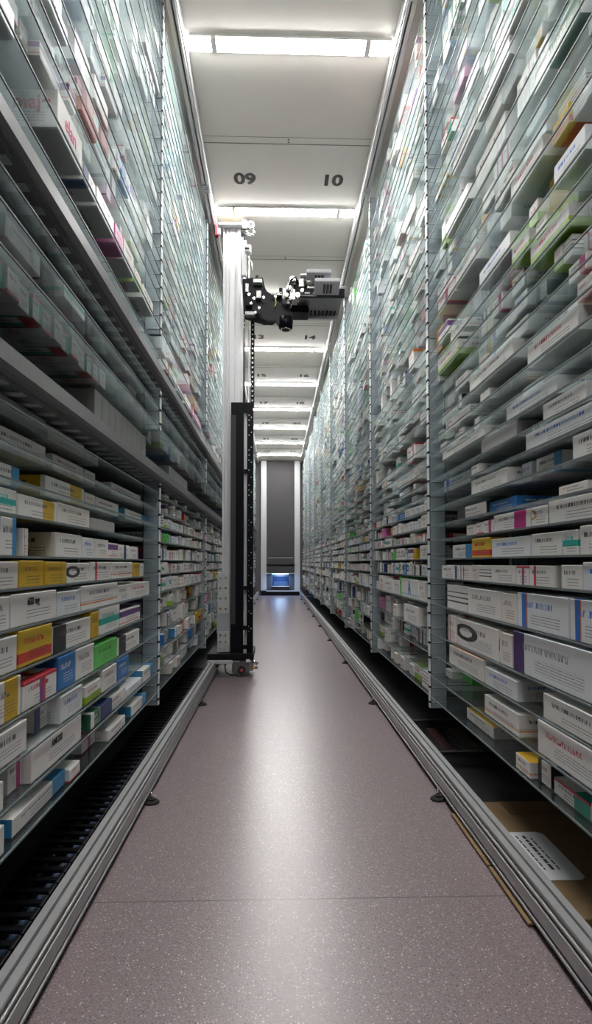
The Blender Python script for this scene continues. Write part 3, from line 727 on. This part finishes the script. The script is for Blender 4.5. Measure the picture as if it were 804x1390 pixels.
# mast: grooved profile
def P(px, py=764, Y=RY): return at(px, py, Y)
mx0, mx1 = P(303, 600).x, P(327, 600).x
W = mx1 - mx0
pts = []
prof = [(0, 0), (.10, 0), (.12, .1), (.2, .1), (.22, 0), (.30, 0), (.32, .05), (.36, .05), (.38, 0), (.66, 0), (.68, .08), (.78, .08), (.80, 0), (1, 0), (1, 1), (0, 1)]
MB().prism([(RX(mx0) + u * W, -.05 + v * .14) for u, v in prof], 'z', .17, CEILZ - .075, ALU_W).build('mast', r)
zc = CEILZ - .075
MB().box(RX(mx0) - .03, RX(mx1) + .012, -.10, .09, zc, zc + .014, ALU_W, .002).build('cap_plate', r)
MB().cyl((RX(mx0) + .005, -.06, zc + .02), (RX(mx0) + .075, -.06, zc + .02), .016, YEL, 18, bev=.003).build('yellow_buffer', r, label='yellow buffer on the cap plate')
MB().box(RX(mx0) - .055, RX(mx0) - .035, -.09, -.04, zc - .07, zc + .0, REDP, .003).box(RX(mx0) - .037, RX(mx0) - .018, -.085, -.045, zc - .06, zc - .02, LGREY, .002).build('sensor', r, label='dark red sensor block')
MB().box(RX(mx1) + .005, RX(mx1) + .045, -.07, .03, zc - .012, zc + .055, CAST, .004).cyl((RX(mx1) + .07, -.07, zc + .02), (RX(mx1) + .07, -.03, zc + .02), .028, MACH, 28, bev=.003).cyl((RX(mx1) + .07, -.073, zc + .02), (RX(mx1) + .07, -.068, zc + .02), .014, BLACKM, 20).build('belt_pulley', r)
MB().tube([(RX(mx1) + .03, -.05, zc - .01), (RX(mx1) + .05, -.055, zc - .045), (RX(mx1) + .085, -.055, zc - .05), (RX(mx1) + .1, -.05, zc - .01)], .010, CHROME).build('pulley_bracket', r)
# guide rod along the mast
gx = P(333, 600).x
MB().box(RX(mx1) + .004, RX(mx1) + .014, -.03, .02, .4, zc - .02, ALU).cyl((RX(gx) - .008, -.04, 1.9), (RX(gx) - .008, -.04, zc), .008, CHROME, 14).build('guide_rod', r)
# rear frame post seen past the mast
MB().box(RX(P(336).x), RX(P(336).x) + .008, .05, .1, 1.9, zc - .15, ALU).build('rear_strut', r)
# black perforated panel frame
bz1, bz0 = P(328, 551).z, P(328, 884).z
x_a, x_b, x_c, x_d = [RX(P(q, 700, RY - .08).x) for q in (313.5, 331, 335.5, 344)]
yF0, yF1 = -.10, -.055
fr_ = MB().box(x_a, x_b, yF0, yF1, bz0, bz1, BLACK, .002).box(x_b, x_d, yF0, yF1, bz1 - .065, bz1, BLACK, .001)
fr_.box(x_c, x_d, yF0, yF1, bz0, bz1 - .065, BLACK)
for py in (640, 798, 852, 878):
    z = P(335, py, RY - .08).z; fr_.box(x_b, x_c, yF0 + .005, yF1, z - .014, z + .014, BLACK)
fr_.box(x_a - .001, x_b - .055, yF0 - .003, yF0, bz0 + .2, bz1 - .09, GROOVE)
fr = fr_.build('black_panel', r)
rv = MB(); z = bz1 - .09
q = 0
while z > .3:
    xx = (x_c + x_d) / 2
    if q % 7 in (0, 1, 2, 4): rv.cyl((xx - .008, yF0 - .002, z), (xx - .008, yF0 + .001, z), .0042, CHROME if z < 1.2 else STEELP, 8)
    if q % 3 == 0: rv.cyl((xx + .008, yF0 - .002, z - .015), (xx + .008, yF0 + .001, z - .015), .0042, STEELP, 8)
    z -= .035; q += 1
rv.build('rivets', fr)
MB().box(x_b + .003, x_c - .004, yF1 + .01, yF1 + .014, bz0 + .02, bz1 - .06, ALU_W).build('toothed_strip', r)
# bolted side plates
for pya, pyb in ((777, 832), (856, 883)):
    za, zb = P(304, pyb).z, P(304, pya).z
    xa, xb = RX(P(297).x), RX(P(312.5).x)
    b = MB().box(xa, xb, -.075, -.052, za, zb, ALU, .002)
    n = 4 if pya < 800 else 3
    for q in range(n):
        zz = za + (zb - za) * (q + .5) / n
        for fx in (.25, .7): b.cyl((xa + (xb - xa) * fx, -.08, zz), (xa + (xb - xa) * fx, -.074, zz), .007, CHROME, 12)
    b.build('side_plate', r)
MB().box(RX(P(296).x), RX(P(312).x), -.07, -.05, P(300, 858).z, P(300, 832).z, STEELP, .002).build('spacer_plate', r)
# base carriage
zb1, zb0 = P(320, 884).z, P(320, 893).z
MB().box(RX(-.475), RX(P(345).x), -.13, .28, zb0, zb1, BLACKM, .004).build('base_beam', r)
MB().box(RX(-.47), RX(P(318).x), -.14, -.115, zb0 - .02, zb0 + .004, ALU, .002).build('base_bar', r)
cb = MB().box(RX(P(317).x), RX(P(340).x), -.12, .16, .030, zb0, CAST, .006).box(RX(P(338).x), RX(P(345).x), -.10, .1, .04, zb0, ALU, .003)
cb.box(RX(P(318).x), RX(P(327).x), -.125, -.05, zb0 - .01, zb0 + .02, ALU, .002)
cb.build('carriage', r)
wx = RX(P(330).x)
MB().cyl((wx, -.14, .052), (wx, -.115, .052), .028, RUBBER, 28, bev=.003).cyl((wx, -.146, .052), (wx, -.139, .052), .012, REDP, 16).cyl((wx, -.1495, .052), (wx, -.145, .052), .005, CHROME, 10).build('wheel', r)
for q in range(3): 
    xx = RX(-.415) + .0; MB().cyl((xx, -.05 + q * .11, .054), (xx + .014, -.05 + q * .11, .054), .022, CHROME, 20, bev=.002).build('guide_roller', r)
MB().cyl((RX(P(343).x), -.12, .115), (RX(P(351).x), -.12, .09), .011, CHROME, 16, bev=.002).cyl((RX(P(341).x), -.12, .07), (RX(P(351).x), -.12, .066), .010, mat('brass', (.7, .5, .25), .25, .9), 16, bev=.002).build('lever', r)
MB().box(RX(P(336).x), RX(P(341).x), -.135, -.131, .105, .125, PAPER).build('sticker', r)
MB().tube([(RX(P(312).x), -.1, .11), (RX(P(308).x), -.13, .08), (RX(P(309).x), -.13, .04), (RX(P(314).x), -.12, .02), (RX(P(320).x), -.12, .018)], .004, BLACKM).build('cable', r)
# vertical cable chain
ch = MB(); z = P(343, 428).z; x = RX(P(342.5).x); zend = bz1
while z > zend - .02:
    ch.box(x - .013, x + .013, -.03, .0, z - .026, z, BLACKM, .003); ch.box(x - .006, x + .006, -.032, -.03, z - .02, z - .008, ALU, .0); ch.box(x - .009, x + .009, -.025, -.005, z - .034, z - .026, BLACKM)
    z -= .034
ch.build('drag_chain', r)
# arm carriage bracket
az = P(350, 415).z
poly = [(329, 384), (340, 380), (357, 378), (360, 392), (367, 404), (378, 410), (390, 418), (397, 425), (398, 440), (390, 445), (378, 443), (374, 437), (366, 438), (356, 434), (352, 428), (331, 426)]
pp = [(RX(P(a, b, RY - .2).x), P(a, b, RY - .2).z) for a, b in poly]
MB().prism(pp, 'y', -.22, -.19, BLACK, .003).build('arm_bracket', r)
pp2 = [(RX(P(a, b, RY - .1).x), P(a, b, RY - .1).z) for a, b in [(330, 386), (350, 384), (362, 402), (380, 414), (385, 428), (360, 436), (332, 428)]]
MB().prism(pp2, 'y', -.19, -.02, BLACKM, .004).build('gear_housing', r)
q = P(388, 440, RY - .2)
MB().cyl((RX(q.x), -.20, q.z - .035), (RX(q.x), -.20, q.z + .05), .048, BLACK, 32, bev=.006).cyl((RX(q.x), -.20, q.z - .041), (RX(q.x), -.20, q.z - .035), .036, CHROME, 28).cyl((RX(q.x), -.20, q.z - .043), (RX(q.x), -.20, q.z - .0405), .026, BLACKM, 24).build('arm_motor', r)
q = P(366, 430, RY - .16)
MB().cyl((RX(q.x), -.12, q.z - .028), (RX(q.x), -.12, q.z + .03), .045, BLACKM, 28, bev=.006).build('gear_drum', r)
for (a, b, c, dd, m) in [(333, 338, 386, 398, CAST), (344, 356, 380, 385, ALU_W), (334, 342, 404, 416, BLACKM), (348, 355, 396, 406, CAST), (333, 346, 424, 429, CAST)]:
    p0 = P(a, dd, RY - .25); p1 = P(b, c, RY - .25); MB().box(RX(p0.x), RX(p1.x), -.27, -.222, p0.z, p1.z, m, .003).build('fitting', r)
for a, b in ((338, 400), (341, 412), (352, 418), (345, 405), (347, 424), (358, 404)):
    c_ = P(a, b, RY - .27); MB().cyl((RX(c_.x), -.275, c_.z), (RX(c_.x), -.265, c_.z), .009, CHROME, 12).build('bolt', r)
# slim housing + sensor above the bracket
p0, p1 = P(329, 384), P(336, 338)
MB().box(RX(p0.x), RX(p1.x), -.12, -.08, p0.z, p1.z, ALU_W, .004).build('slim_housing', r)
p0, p1 = P(328, 350), P(334, 332)
MB().box(RX(p0.x), RX(p1.x), -.125, -.10, p1.z, p1.z + .04, BLACKM, .003).cyl((RX(p1.x), -.13, p1.z + .02), (RX(p1.x), -.12, p1.z + .02), .012, CHROME, 16).build('end_switch', r)
p0, p1 = P(334, 355), P(342, 345)
MB().box(RX(p0.x), RX(p1.x), -.14, -.09, p0.z, p1.z, ALU_W, .006).box(RX(p0.x), RX(p0.x) + .03, -.143, -.139, p0.z + .02, p0.z + .03, BLACKM).build('camera_unit', r)
MB().tube([(RX(P(336, 357).x), -.11, P(336, 357).z), (RX(P(339, 362).x), -.12, P(339, 362).z), (RX(P(343, 368).x), -.13, P(343, 368).z), (RX(P(344, 380).x), -.14, P(344, 380).z)], .004, CABLEW).build('cable', r)
MB().tube([(RX(P(374, 402, RY - .24).x), -.235, P(374, 402, RY - .24).z), (RX(P(375, 412, RY - .24).x), -.24, P(375, 412, RY - .24).z), (RX(P(373, 417, RY - .24).x), -.235, P(373, 417, RY - .24).z)], .0035, CABLEG).build('earth_wire', r, label='thin green and yellow wire')
# gripper table
Zt = at(430, 429, RY + .12).z
tx0, tx1 = at(375, 425, RY + .12).x, at(459, 425, RY + .12).x
tb = MB().box(RX(tx0), RX(tx1), -.24, .13, Zt, Zt + .012, CAST, .003)
tb.box(RX(tx0) + .02, RX(tx1) - .005, .10, .135, Zt - .028, Zt + .03, ALU_W, .003)
tb.box(RX(tx0) + .02, RX(tx1) + .01, -.25, -.215, Zt - .01, Zt + .045, BLACKM, .003)
tb.build('gripper_table', r)
g = MB()
n = 15
for q in range(n):
    xx = RX(tx0) + .02 + (tx1 - tx0 - .03) * q / n
    if q > 5: g.box(xx, xx + .012, .02, .09, Zt - .012, Zt + .001, BLACKM)
for q in range(7):
    xx = RX(tx0) + .02 + q * .058; g.box(xx, xx + .036, -.256, -.249, Zt + .004, Zt + .014, PAPER)
g.build('belt_teeth', r)
MB().box(RX(tx0) + .07, RX(at(419, 430, RY).x), -.06, .09, Zt - .045, Zt - .0125, BLACKM, .004).build('belt_motor', r)
pA = at(396, 404, RY - .22); pB = at(430, 404, RY - .22)
MB().cyl((RX(at(368, 403, RY - .26).x), -.26, pA.z), (RX(pB.x), -.26, pA.z), .006, CHROME, 14).build('gripper_rod', r)
MB().cyl((RX(at(410, 408, RY - .27).x), -.27, Zt + .075), (RX(at(430, 408, RY - .27).x), -.27, Zt + .075), .024, MACH, 26, bev=.003).cyl((RX(at(408, 408, RY - .27).x), -.27, Zt + .115), (RX(at(432, 408, RY - .27).x), -.27, Zt + .115), .016, CAST, 22, bev=.003).cyl((RX(at(430, 408, RY - .27).x), -.27, Zt + .08), (RX(at(434, 408, RY - .27).x), -.27, Zt + .08), .03, BLACKM, 24).build('gripper_motor', r)
gm = MB(); rg = random.Random(3)
for (a, b, ww, hh, m) in [(388, 398, 10, 12, CAST), (394, 390, 9, 14, CAST), (400, 382, 8, 10, MACH), (400, 398, 14, 12, MACH), (392, 408, 8, 9, CAST), (404, 390, 6, 16, BLACKM), (409, 386, 8, 12, CAST), (415, 382, 5, 10, BLACKM), (386, 404, 5, 6, WHITE), (398, 406, 12, 6, MACH)]:
    p0 = at(a - ww / 2, b + hh / 2, RY - .28); p1 = at(a + ww / 2, b - hh / 2, RY - .28)
    dy = rg.uniform(0, .05); gm.box(RX(p0.x), RX(p1.x), -.31 + dy, -.23 + dy, p0.z, p1.z, m, .005)
for a, b, rad, m in [(392, 392, .016, CHROME), (397, 380, .018, MACH), (389, 402, .014, CHROME), (404, 402, .018, CHROME), (396, 406, .014, MACH), (410, 396, .012, CHROME)]:
    c_ = at(a, b, RY - .31); gm.cyl((RX(c_.x), -.335, c_.z), (RX(c_.x), -.29, c_.z), rad, m, 20, bev=.002)
gm.tube([(RX(at(391, 396, RY - .3).x), -.33, at(391, 396, RY - .3).z), (RX(at(395, 384, RY - .3).x), -.34, at(395, 384, RY - .3).z), (RX(at(401, 378, RY - .3).x), -.33, at(401, 378, RY - .3).z), (RX(at(405, 388, RY - .3).x), -.33, at(405, 388, RY - .3).z)], .0055, BLACKM)
gm.build('gripper_mechanism', r)
for (a, b, c, dd) in ((416, 449, 373, 384), (427, 461, 385, 397)):
    p0 = at(a, dd, RY - .30); p1 = at(b, c, RY - .30)
    h = MB(); zz = p0.z
    # slanted vented cover: underside visible from below
    h.prism([(-.36, p1.z - .012), (-.24, p0.z), (-.24, p0.z + .03), (-.36, p1.z + .012)], 'x', RX(p0.x), RX(p1.x), LGREY, .003)
    hc = h.build('vented_cover', r)
    v = MB(); L_ = p1.x - p0.x
    for q in range(3):
        for s2 in range(2):
            x0 = RX(p0.x) + L_ * (.35 + .13 * q + .05 * s2)
            t0, t1 = .2, .8
            za = (p1.z - .012) + (p0.z - p1.z + .012) * t0; zb = (p1.z - .012) + (p0.z - p1.z + .012) * t1
            v.prism([(-.36 + .12 * t0, za - .0015), (-.36 + .12 * t1, zb - .0015), (-.36 + .12 * t1, zb + .002), (-.36 + .12 * t0, za + .002)], 'x', x0, x0 + .006, BLACKM)
    v.build('vent_slots', hc)

# ---------------------------------------------------------------- things on the floor beside the rails
# cable chain lying along the left
ch = MB(); y = 1.05; x0, x1 = -.60, -.485
while y < 4.3:
    ch.box(x0, x0 + .008, y, y + .044, .022, .075, BLACKM, .003); ch.box(x1 - .008, x1, y, y + .044, .022, .075, BLACKM, .003)
    ch.box(x0 + .004, x1 - .004, y + .012, y + .030, .066, .074, BLACK, .002); ch.box(x0 + .004, x1 - .004, y + .012, y + .030, .022, .028, BLACK)
    y += .048
for q in range(14):
    a = math.pi * q / 13
    yy = 1.05 - .06 * math.sin(a); zz = .0745 - .06 * (1 - math.cos(a)) / 2 if False else .048 + .0265 * math.cos(a)
    ch.box(x0, x1, yy - .008, yy + .006, zz - .003, zz + .003, BLACK)
ch.cyl(((x0 + x1) / 2 - .02, 1.05, .045), ((x0 + x1) / 2 - .02, 4.3, .045), .010, BLACKM, 10).cyl(((x0 + x1) / 2 + .02, 1.05, .043), ((x0 + x1) / 2 + .02, 4.3, .043), .008, mat('blue_grey_cable', (.06, .1, .18), .5), 10)
ch.build('cable_chain', label='black plastic cable chain lying on the floor behind the left rail', cat='cable chain')
MB().box(-.97, -.61, -1.4, 14.6, .001, .016, UNDER).box(-.610, -.468, -1.4, 14.6, .001, .016, UNDER).build('trim_30', kind='structure')  # dark sheets standing in for the shade under the left rack
MB().box(.597, 1.1, -1.4, 14.6, .001, .004, UNDER).build('trim_31', kind='structure')  # shade under the right rack, laid as a thin dark sheet
# clear black plastic tray
ty0, ty1 = 2.20, 2.72
TR = mat('smoky_clear_plastic', (.09, .09, .1), .18)
tr = empty('plastic_tray', (.78, 2.66, .0045), label='dark smoky plastic tray on the floor under the right-hand rack', cat='tray')
MB().box(-.165, .18, -.24, .24, 0, .004, TR).box(-.165, -.160, -.24, .24, .004, .05, TR).box(.175, .18, -.24, .24, .004, .05, TR).box(-.165, .18, -.24, -.235, .004, .05, TR).box(-.165, .18, .235, .24, .004, .05, TR).build('tray_body', tr)
MB().box(-.172, .187, -.247, -.23, .05, .056, TR, .002).box(-.172, .187, .23, .247, .05, .056, TR, .002).box(-.172, -.155, -.247, .247, .05, .056, TR, .002).box(.17, .187, -.247, .247, .05, .056, TR, .002).build('rim', tr)
MB().box(-.10, -.06, -.2, .2, .0045, .03, mat('reddish_strip', (.12, .05, .045), .4), .002).box(0, .05, -.2, .2, .0045, .03, mat('brown_strip', (.10, .075, .055), .4), .002).build('divider', tr)
# flattened cardboard with paper sheet
cb = empty('cardboard_sheet', (.78, 1.76, .0045), label='flattened brown cardboard box on the floor under the right-hand rack', cat='cardboard')
MB().box(-.17, .30, -.43, .22, 0, .028, CARDB, .002).build('box_panel', cb)
MB().box(-.238, -.178, -.14, .19, .0, .006, CARDB, .001).box(-.238, -.178, -.40, -.15, .0, .006, CARDB, .001).build('flap', cb)
MB().box(-.08, .06, .12, .2201, .0282, .029, CARDT).build('tape', cb)
pz = .0045 + .0285
ps = MB().prism([(-.145, -.15), (.02, -.15), (.035, -.135), (.035, .10), (.02, .115), (-.145, .115)], 'z', 0, .001, PAPER)
pso = ps.build('paper_sheet', loc=(.705, 1.64, pz), label='white printed paper sheet lying on the flattened cardboard', cat='paper')
tx = MB(); rp = random.Random(8)
for q in range(7):
    yy = -.1; xx = -.12 + q * .018
    if q in (3,): continue
    while yy < .08:
        l = rp.uniform(.01, .03); tx.box(xx, xx + .004 + (.004 if q == 5 else 0), yy, min(yy + l, .09), .0011, .0014, INK); yy += l + .005
tx.build('lettering', pso)
